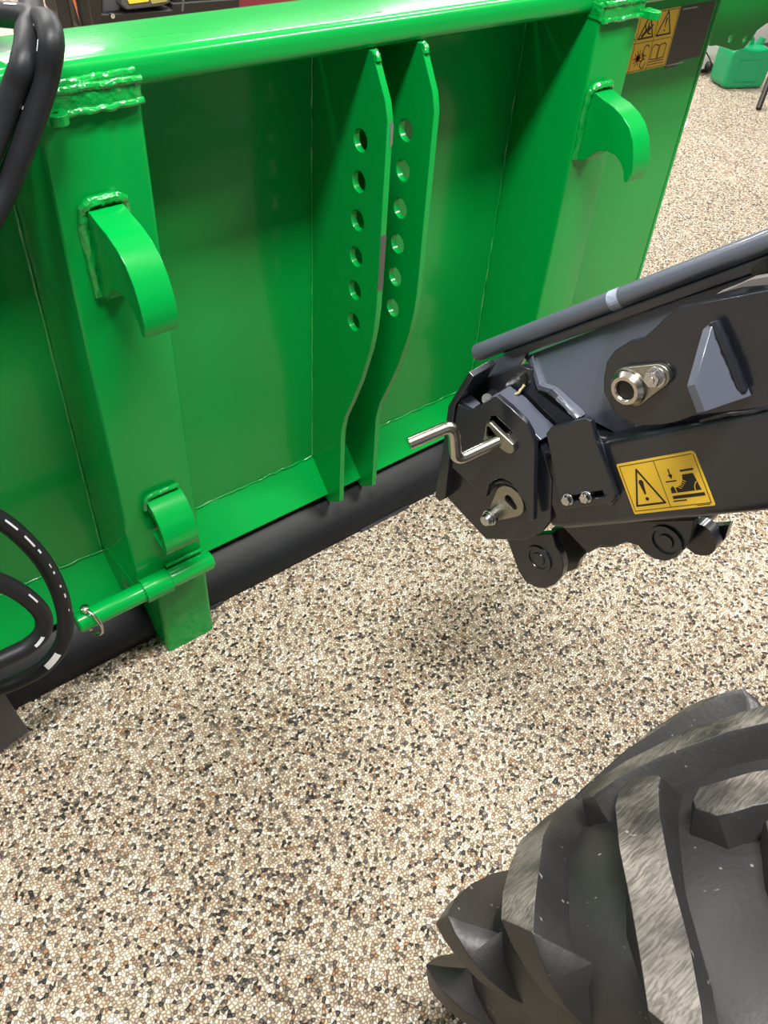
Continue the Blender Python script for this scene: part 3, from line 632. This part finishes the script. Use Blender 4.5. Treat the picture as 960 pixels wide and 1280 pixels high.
# lower eyes
def eye(c, r, w0, w1, neck):
    bm = new(); pr = neck; prism(bm, pr, armuv(w0, w1)); return bm
E1 = [(-0.3567,0.0662),(-0.3633,0.1341),(-0.3583,0.1531),(-0.3416,0.1643),(-0.3194,0.1678),(-0.2942,0.1605),(-0.2704,0.1446),(-0.2575,0.1258),(-0.2525,0.1055),(-0.2569,0.0907),(-0.2522,0.0679)]
ey = part('lower_eye', E1, .022, .036, DARK, LD)
ce = (-0.3028,0.1104,0.0220); bm = new()
lathe(bm, arm((ce[0], ce[1], .022)), -AN, [(0, .025), (.003, .024), (.003, .019), (.001, .018), (.001, .012), (.003, .011), (.003, 0)], 32); obj('eye_boss', bm, DARK, ey)
E2 = [(-0.3026,0.0822),(-0.3279,0.1422),(-0.3246,0.1611),(-0.3048,0.1648),(-0.2845,0.1593),(-0.2673,0.1418),(-0.2484,0.1307),(-0.2202,0.1235),(-0.1916,0.1237),(-0.1704,0.1179),(-0.1425,0.1059),(-0.1280,0.0892)]
part('lower_eye', E2, .072, .086, DARK, LD)
E3 = [(-0.2361,0.0564),(-0.2056,0.1108),(-0.1732,0.0986),(-0.1508,0.1027),(-0.1272,0.0960),(-0.1087,0.1025),(-0.1019,0.1161),(-0.0895,0.1259),(-0.0725,0.1306),(-0.0518,0.1250),(-0.0336,0.1120),(-0.0171,0.0955),(-0.0020,0.0698)]
ey3 = part('lower_link', E3, .030, .044, DARK, LD)
ce = (-0.0576,0.0979,0.0300); bm = new(); lathe(bm, arm((ce[0], ce[1], .030)), -AN, [(0, .026), (.004, .025), (.004, .020), (.001, .019), (.001, .012), (.004, .011), (.004, 0)], 32)
lathe(bm, arm((ce[0], ce[1], .044)), AN, [(0, .024), (.09, .024), (.09, 0)], 32); obj('eye_boss', bm, DARK, ey3)
E4 = [(-0.0674,0.1075),(-0.0713,0.1378),(-0.0634,0.1517),(-0.0445,0.1501),(-0.0245,0.1408),(-0.0089,0.1290),(0.0064,0.1074)]
part('lower_link', E4, .085, .099, DARK, LD)
bm = new(); ce4 = (-0.0339,0.1166,0.0900); lathe(bm, arm((ce4[0], ce4[1], .085)), -AN, [(0, .026), (.02, .026), (.02, 0)], 28); obj('eye_boss', bm, DARK, LD)

# yellow crush warning sticker on the boom
Q = [(-0.0632,-0.0366), (0.0577,-0.0386), (0.0579,0.0381), (-0.0662,0.0394)]
def stick(zoff0, zoff1):
    def f(s, t, k):   # s right, t down in 0..1
        a = Vector(Q[0]).lerp(Vector(Q[1]), s); b = Vector(Q[3]).lerp(Vector(Q[2]), s); p = a.lerp(b, t)
        return arm((p.x, p.y, -(zoff1 if k else zoff0)))
    return f
bm = new(); out = [(0, .02), (.01, 0), (.965, 0), (.985, .02), (1, .06), (1, .98), (.99, 1), (.01, 1), (0, .98)]
prism(bm, out, stick(0, .0005), mi=0); F2 = stick(.0005, .0008)
def ln(a, b, t):   # stroke with aspect 1.6 compensated
    a, b = Vector((a[0] * 1.6, a[1])), Vector((b[0] * 1.6, b[1])); return [(x / 1.6, y) for x, y in line(a, b, t)]
S = [ln((.03, .05), (.955, .05), .010), ln((.03, .94), (.97, .94), .010), ln((.03, .05), (.03, .94), .010), ln((.97, .06), (.97, .94), .010), ln((.485, .05), (.485, .94), .009)]
tri = [(.235, .16), (.075, .84), (.44, .84)]
S += [ln(tri[0], tri[1], .034), ln(tri[1], tri[2], .034), ln(tri[2], tri[0], .034)]
S += [[(.205, .40), (.22, .36), (.25, .36), (.265, .40), (.245, .64), (.228, .64)], circ(.237, .73, .022, 10, .035)]
S += [ln((.62, .25), (.62, .37), .022), [(.592, .35), (.648, .35), (.62, .43)], ln((.545, .47), (.665, .47), .022)]
S += [ln((.76, .31), (.90, .31), .035), [(.76, .38), (.89, .38), (.915, .69), (.63, .69), (.63, .60), (.70, .56), (.745, .47)], [(.56, .69), (.565, .60), (.60, .56), (.615, .60), (.62, .69)],
      ln((.57, .77), (.92, .77), .06), ln((.55, .84), (.70, .84), .022), ln((.80, .965), (.95, .965), .010)]
poly_print(bm, S, F2, 1)
F3 = stick(.0008, .0010)
Yw = [ln((.66 + .02 * i, .585 - .028 * i), (.695 + .02 * i, .625 - .028 * i), .010) for i in range(5)] + [ln((.845, .69), (.855, .61), .014), ln((.855, .61), (.885, .545), .014), ln((.885, .545), (.91, .53), .014)]
poly_print(bm, Yw, F3, 0)
obj('crush_warning_sticker', bm, [YELLOW, INK], BOOM, 'yellow warning sticker with exclamation triangle and crushed boot pictogram', smooth=10)

# ---------------------------------------------------------------- tyre
TC = Vector((.568, -.165, .40)); NL = 13
bm = new(); half = [(0, .366), (.10, .364), (.17, .357), (.200, .345), (.214, .322), (.221, .29), (.219, .255), (.206, .222), (.190, .205), (.182, .190), (.170, .186)]
prof = [(-d, r) for d, r in half[::-1]] + half[1:]
lathe(bm, TC, (1, 0, 0), [(d, r) for d, r in prof], 96)
TY = obj('tyre', bm, RUBBER, LD, 'big black tractor-tread tyre with dusty lugs', smooth=40)
bm = new(); lathe(bm, TC, (1, 0, 0), [(-.17, .188), (-.172, .176), (-.10, .165), (-.06, .10), (-.06, 0)], 48); lathe(bm, TC, (1, 0, 0), [(.17, .188), (.172, .176), (.10, .165), (.06, .10), (.06, 0)], 48)
obj('rim', bm, ENGG, LD)
def tp(x, th, r): return Vector((TC.x + x, TC.y + r * math.cos(th), TC.z + r * math.sin(th)))
def lug_mesh(sd, th0, T):
    """one lug: bar from near the centre line out over the shoulder; sd=-1 near side. Stations give x, angle centre, half angle and top radius"""
    ST = [(-.020, -.6, 1.8, .396), (-.012, -.3, 3.3, .399), (.006, .3, 4.5, .401), (.05, 5.5, 4.7, .402), (.11, 14.0, 4.5, .402), (.165, 22.5, 4.4, .400), (.207, 28.5, 4.2, .398), (.234, 32.0, 3.9, .391), (.240, 33.2, 3.6, .372), (.242, 34.0, 3.2, .345), (.238, 34.6, 2.8, .315), (.228, 35, 2.3, .285), (.214, 35.2, 2.0, .262)]
    bm = new(); rows = []
    for i, (x, c, h, rt) in enumerate(ST):
        fl = 2.2 if i < 5 else (3.2 if i < 8 else 3.6)
        base = .355 if x < .18 else .335
        cs = [(c - h - fl, 0), (c - h - .5, .86), (c - h, 1), (c, 1.003), (c + h, 1), (c + h + .5, .86), (c + h + fl, 0)]
        row = []
        for a, k in cs:
            th = math.radians(th0 + a)
            if i < 7: r = base + (rt - base) * k; xx = min(x, .195 + .05 * k)
            else: xx = .196 + (x - .196) * k; r = min(rt, .335 + (rt - .335) * k) if i < 9 else rt
            if i == 0: xx = x - .010 * (1 - k); r = .36 + (rt - .36) * k
            row.append(bm.verts.new(tp(sd * xx, th, r) - T))
        rows.append(row)
    for j, (a, b) in enumerate(zip(rows, rows[1:])):
        for k in range(6): 
            f = bm.faces.new((a[k], a[k + 1], b[k + 1], b[k])); f.material_index = 1 if (k in (2, 3) and j < 7) else 0
    bm.faces.new(rows[0]); bm.faces.new(rows[-1][::-1])
    bmesh.ops.recalc_face_normals(bm, faces=bm.faces)
    for f in bm.faces: f.smooth = True
    for e in bm.edges: e.smooth = not (len(e.link_faces) != 2 or e.calc_face_angle(0) > math.radians(44))
    me = bpy.data.meshes.new('tread_lug'); bm.to_mesh(me); bm.free(); me.materials.append(RUBBER); me.materials.append(DUSTY); return me
off = TC - Vector(_world['compact_loader'])
for sd, ph in ((-1, 36.5), (1, 24.5)):
    me = lug_mesh(sd, 0, TC)
    for k in range(NL):
        o = bpy.data.objects.new('tread_lug', me); sc.collection.objects.link(o); o.parent = TY; o.location = off
        o.rotation_euler = (math.radians(ph + 360 / NL * k), 0, 0)
        b = o.modifiers.new('bevel', 'BEVEL'); b.width = .003; b.segments = 2; b.limit_method = 'ANGLE'; b.angle_limit = math.radians(38); b.harden_normals = True

# ---------------------------------------------------------------- rest of the loader, unseen, added to block light and carry arm and wheel
bm = new(); prism(bm, rounded([(-.60, .28), (-2.3, .28), (-2.3, 1.15), (-1.7, 1.35), (-.75, 1.20), (-.60, .75)], .06, 4), yz(.84, 1.60)); obj('chassis_body', bm, DARK, LD, bevel=.01)
bm = new(); box(bm, (.98, -.75, .75), (1.50, -.40, 1.62)); obj('boom_tower', bm, DARK, LD, bevel=.02)
bm = new(); cyl(bm, (.60, -.165, .40), (1.9, -.165, .40), .06, 20); obj('axle', bm, DARK, LD)
bm = new(); prism(bm, [(-.62, .36), (-.10, .34), (-.10, .46), (-.62, .60)], yz(.95, 1.50)); obj('axle_carrier', bm, DARK, LD, bevel=.01)

# ---------------------------------------------------------------- background
def rbox(bm, lo, hi, r=.02, mi=0): prism(bm, rounded([(lo[0], lo[1]), (hi[0], lo[1]), (hi[0], hi[1]), (lo[0], hi[1])], r, 4), xy(lo[2], hi[2]), mi=mi)
# jerrycan
c0, c1 = Vector((5.0575,2.8900,0.0000)), Vector((5.3159,2.7716,0.0000)); cd = (c1 - c0).normalized(); cn = Vector((-cd.y, cd.x, 0)); cn = cn if cn.y > 0 else -cn; cw = (c1 - c0).length
JC = root('jerrycan', tuple((c0 + c1) / 2 + cn * .09), 'green plastic jerrycan on the floor in front of the white machine', 'jerrycan')
JM = Matrix.Translation((c0 + c1) / 2 + cn * .085) @ Matrix.Rotation(math.atan2(cd.y, cd.x), 4, 'Z')
def jt(bm): bmesh.ops.transform(bm, matrix=JM, verts=bm.verts)
hw = cw / 2
bm = new(); prism(bm, rounded([(-hw, 0), (hw, 0), (hw + .01, .19), (hw - .03, .225), (.02, .215), (-hw + .03, .235), (-hw, .20)], .045, 6), lambda x, z, k: Vector((x, -.085 + .17 * k, z))); jt(bm); obj('can_body', bm, CAN, JC, bevel=.02, seg=4)
bm = new(); tube(bm, spline([(-.10, .03, .22), (-.09, .03, .25), (-.02, .03, .26), (.04, .03, .25), (.05, .03, .21)], 5), .012, 10); jt(bm); obj('can_handle', bm, CAN, JC)
bm = new(); cyl(bm, (.09, .02, .20), (.105, .02, .255), .022, 16); jt(bm); obj('can_cap', bm, CAN, JC)
bm = new()
for s_ in (-1, 1): tube(bm, [(s_ * .075, -.084, .045), (s_ * .075, -.084, .165)], .005, 6)
tube(bm, [(-.075, -.084, .045), (.075, -.084, .045)], .005, 6); tube(bm, [(-.075, -.084, .165), (.075, -.084, .165)], .005, 6); jt(bm); obj('can_rib', bm, CAN, JC)
# white machine behind
WM = root('white_machine', (5.6, 3.2, 0), 'white rounded machine housing with black knob behind the green jerrycan', 'machine')
wl = [(5.1210,-0.0205),(5.1454,0.0909),(5.1822,0.1761),(5.2495,0.1908),(5.3538,0.1432),(5.4971,-0.0715)]; wr = [(5.5831,0.2096),(5.8082,0.2428),(6.0612,0.2470),(6.4227,0.2716),(7.0371,-0.3918),(5.7930,-0.1947)]
for w_, y_ in ((wl, 3.14), (wr, 3.30)):
    bm = new(); prism(bm, rounded([(p[0], max(.03, p[1])) for p in w_], .04, 4), xz(y_, y_ + .25)); obj('housing', bm, WHITE, WM, bevel=.012, seg=3)
bm = new(); prism(bm, [(wl[0][0] - .02, 0), (6.6, 0), (6.6, .035), (wl[0][0] - .02, .035)], xz(3.16, 3.5)); obj('base', bm, INK, WM)
kp_ = (5.2333,3.1200,0.0485); bm = new(); lathe(bm, (kp_[0], 3.14, kp_[2]), (0, -1, 0), [(0, 0), (0, .024), (.02, .026), (.035, .018), (.038, 0)], 20); obj('knob', bm, INK, WM)
kq = (5.0892,3.0200,0.1845); bm = new(); tube(bm, spline([(kp_[0], 3.11, kp_[2]), ((kp_[0] + kq[0]) / 2, 3.09, (kp_[2] + kq[2]) / 2 - .01), (kq[0], 3.13, kq[2])], 6), .004, 6); obj('cable', bm, INK, WM)
bm = new(); cyl(bm, (4.9174,2.5465,0.0100), (5.0746,2.6200,0.2407), .016, 10)
tag(obj('stand_leg', bm, INK), 'thin black slanting leg at the right edge beside the green jerrycan', 'leg')
# white card on the floor by the plate edge
wc = [(4.3216,2.6638,0.0020), (4.3758,2.6340,0.0020), (4.1225,2.5155,0.0020), (4.0750,2.5421,0.0020)]
bm = new(); prism(bm, [(p[0], p[1]) for p in wc], xy(0, .003)); tag(obj('floor_card', bm, PRINT), 'white card lying on the floor beyond the right edge of the implement', 'card')
# black engine unit behind the top rail
EN = root('engine_unit', (2.2, 4.9, 0), 'black engine unit with a yellow label, seen over the top rail at upper left', 'machine')
def slab(name, poly, y, m, parent, d=.3, bevel=.01):
    bm = new(); prism(bm, [(p[0], max(0, p[1])) for p in poly], xz(y, y + d)); return obj(name, bm, m, parent, bevel=bevel)
slab('chassis', [(1.9195,0.2125),(1.9561,0.3123),(2.3802,0.2948),(2.3841,0.3249),(2.8095,0.3108),(2.7918,0.0588),(1.9025,0.1233)], 4.70, INK, EN, .5)
slab('radiator_shroud', [(1.8232,0.4998),(1.9917,0.4874),(1.9637,0.3129),(1.9218,0.2289),(1.8704,0.2344),(1.8216,0.2907)], 4.66, INK, EN, .4)
slab('engine_block', [(2.0259,0.4700),(2.1695,0.4594),(2.0985,0.3051),(1.9988,0.2997)], 4.74, ENGG, EN, .3)
slab('grey_cowl', [(2.1041,0.4597),(2.3701,0.4504),(2.3641,0.3328),(2.3107,0.3226),(2.1123,0.3223),(2.0800,0.3436)], 4.67, ENGG, EN, .25, .015)
slab('yellow_label', [(2.1090,0.3865),(2.2366,0.3938),(2.2307,0.3541),(2.1214,0.3528)], 4.66, YELLOW, EN, .008, .001)
slab('yellow_print', [(2.2409,0.3606),(2.3344,0.3636),(2.3366,0.3448),(2.2474,0.3415)], 4.66, mat('olive_print', (.35, .3, .08), .5), EN, .008, .001)
slab('fan_box', [(2.4104,0.4454),(2.7623,0.4194),(2.7516,0.2841),(2.3951,0.2893)], 4.72, INK, EN, .4, .03)
bm = new(); cyl(bm, (2.3897,4.6000,0.3074), (2.4187,4.6000,0.4309), .006, 8); obj('control_rod', bm, ENGG, EN)
bm = new(); 
lathe(bm, (2.0119,4.6600,0.3119), (0, -1, 0), [(0, 0), (0, .012), (.02, .012), (.02, 0)], 12); obj('bolt', bm, BOLT, EN)
RC = [(2.8449,0.0918),(2.8677,0.3782),(3.3885,0.3816),(3.3853,0.0346)]
t = slab('red_cabinet', [(RC[0][0], 0), (RC[0][0], .9), (RC[2][0], .9), (RC[2][0], 0)], 4.9, RED, None, .5); tag(t, 'dull red cabinet just above the top rail, right of the black engine', 'cabinet')
o0, o1 = (1.7871,4.5000,0.2871), (1.7690,4.5000,0.5172)
bm = new(); cyl(bm, (o0[0] + .05, 4.45, 0), (o1[0], 4.5, o1[2]), .022, 12); tag(obj('orange_post', bm, ORANGE), 'slim slanting orange post behind the hoses at the top left', 'post')
bm = new()
for i, dx in enumerate((0, .09)):
    a0, a1, a2 = (1.4990,4.0000,0.5943), (1.5152,4.0000,0.5396), (1.5185,4.0000,0.4542)
    tube(bm, spline([(a0[0] + dx, 4.0, a0[2] + .1), (a1[0] + dx, 4.0, a1[2]), (a2[0] + dx, 4.0, a2[2]), (a2[0] + dx + .04, 4.0, .03)], 8), .028, 10)
tag(obj('cable_bundle', bm, INK, smooth=60), 'black cables hanging left of the orange post behind the hoses', 'cable')
PC = [(0.9243,0.5840),(1.0820,0.6071),(1.0999,0.7006),(1.0667,0.7661)]
bm = new(); prism(bm, [(PC[0][0], 0), (PC[1][0], 0), (PC[2][0], PC[2][1]), (PC[0][0], PC[2][1] + .05)], xz(3.4, 3.8)); tag(obj('pale_crate', bm, WHITE, bevel=.02), 'pale white crate at the very top left corner behind the hoses', 'crate')
# small paint flakes on the floor
for i, (p, lab) in enumerate((((0.8246,0.5910,-0.0000), 'small bright green paint flake on the pebbles, between the arm and the tyre'), ((0.8184,0.6523,-0.0000), 'tiny green paint flake just beyond the larger flake'))):
    bm = new(); r = .0045 if i == 0 else .0028; prism(bm, [(p[0] + r * random.uniform(.6, 1.3) * math.cos(a), p[1] + r * random.uniform(.6, 1.2) * math.sin(a)) for a in [math.tau * k / 7 for k in range(7)]], xy(0, .0012)); tag(obj('paint_flake', bm, GREEN), lab, 'paint flake')
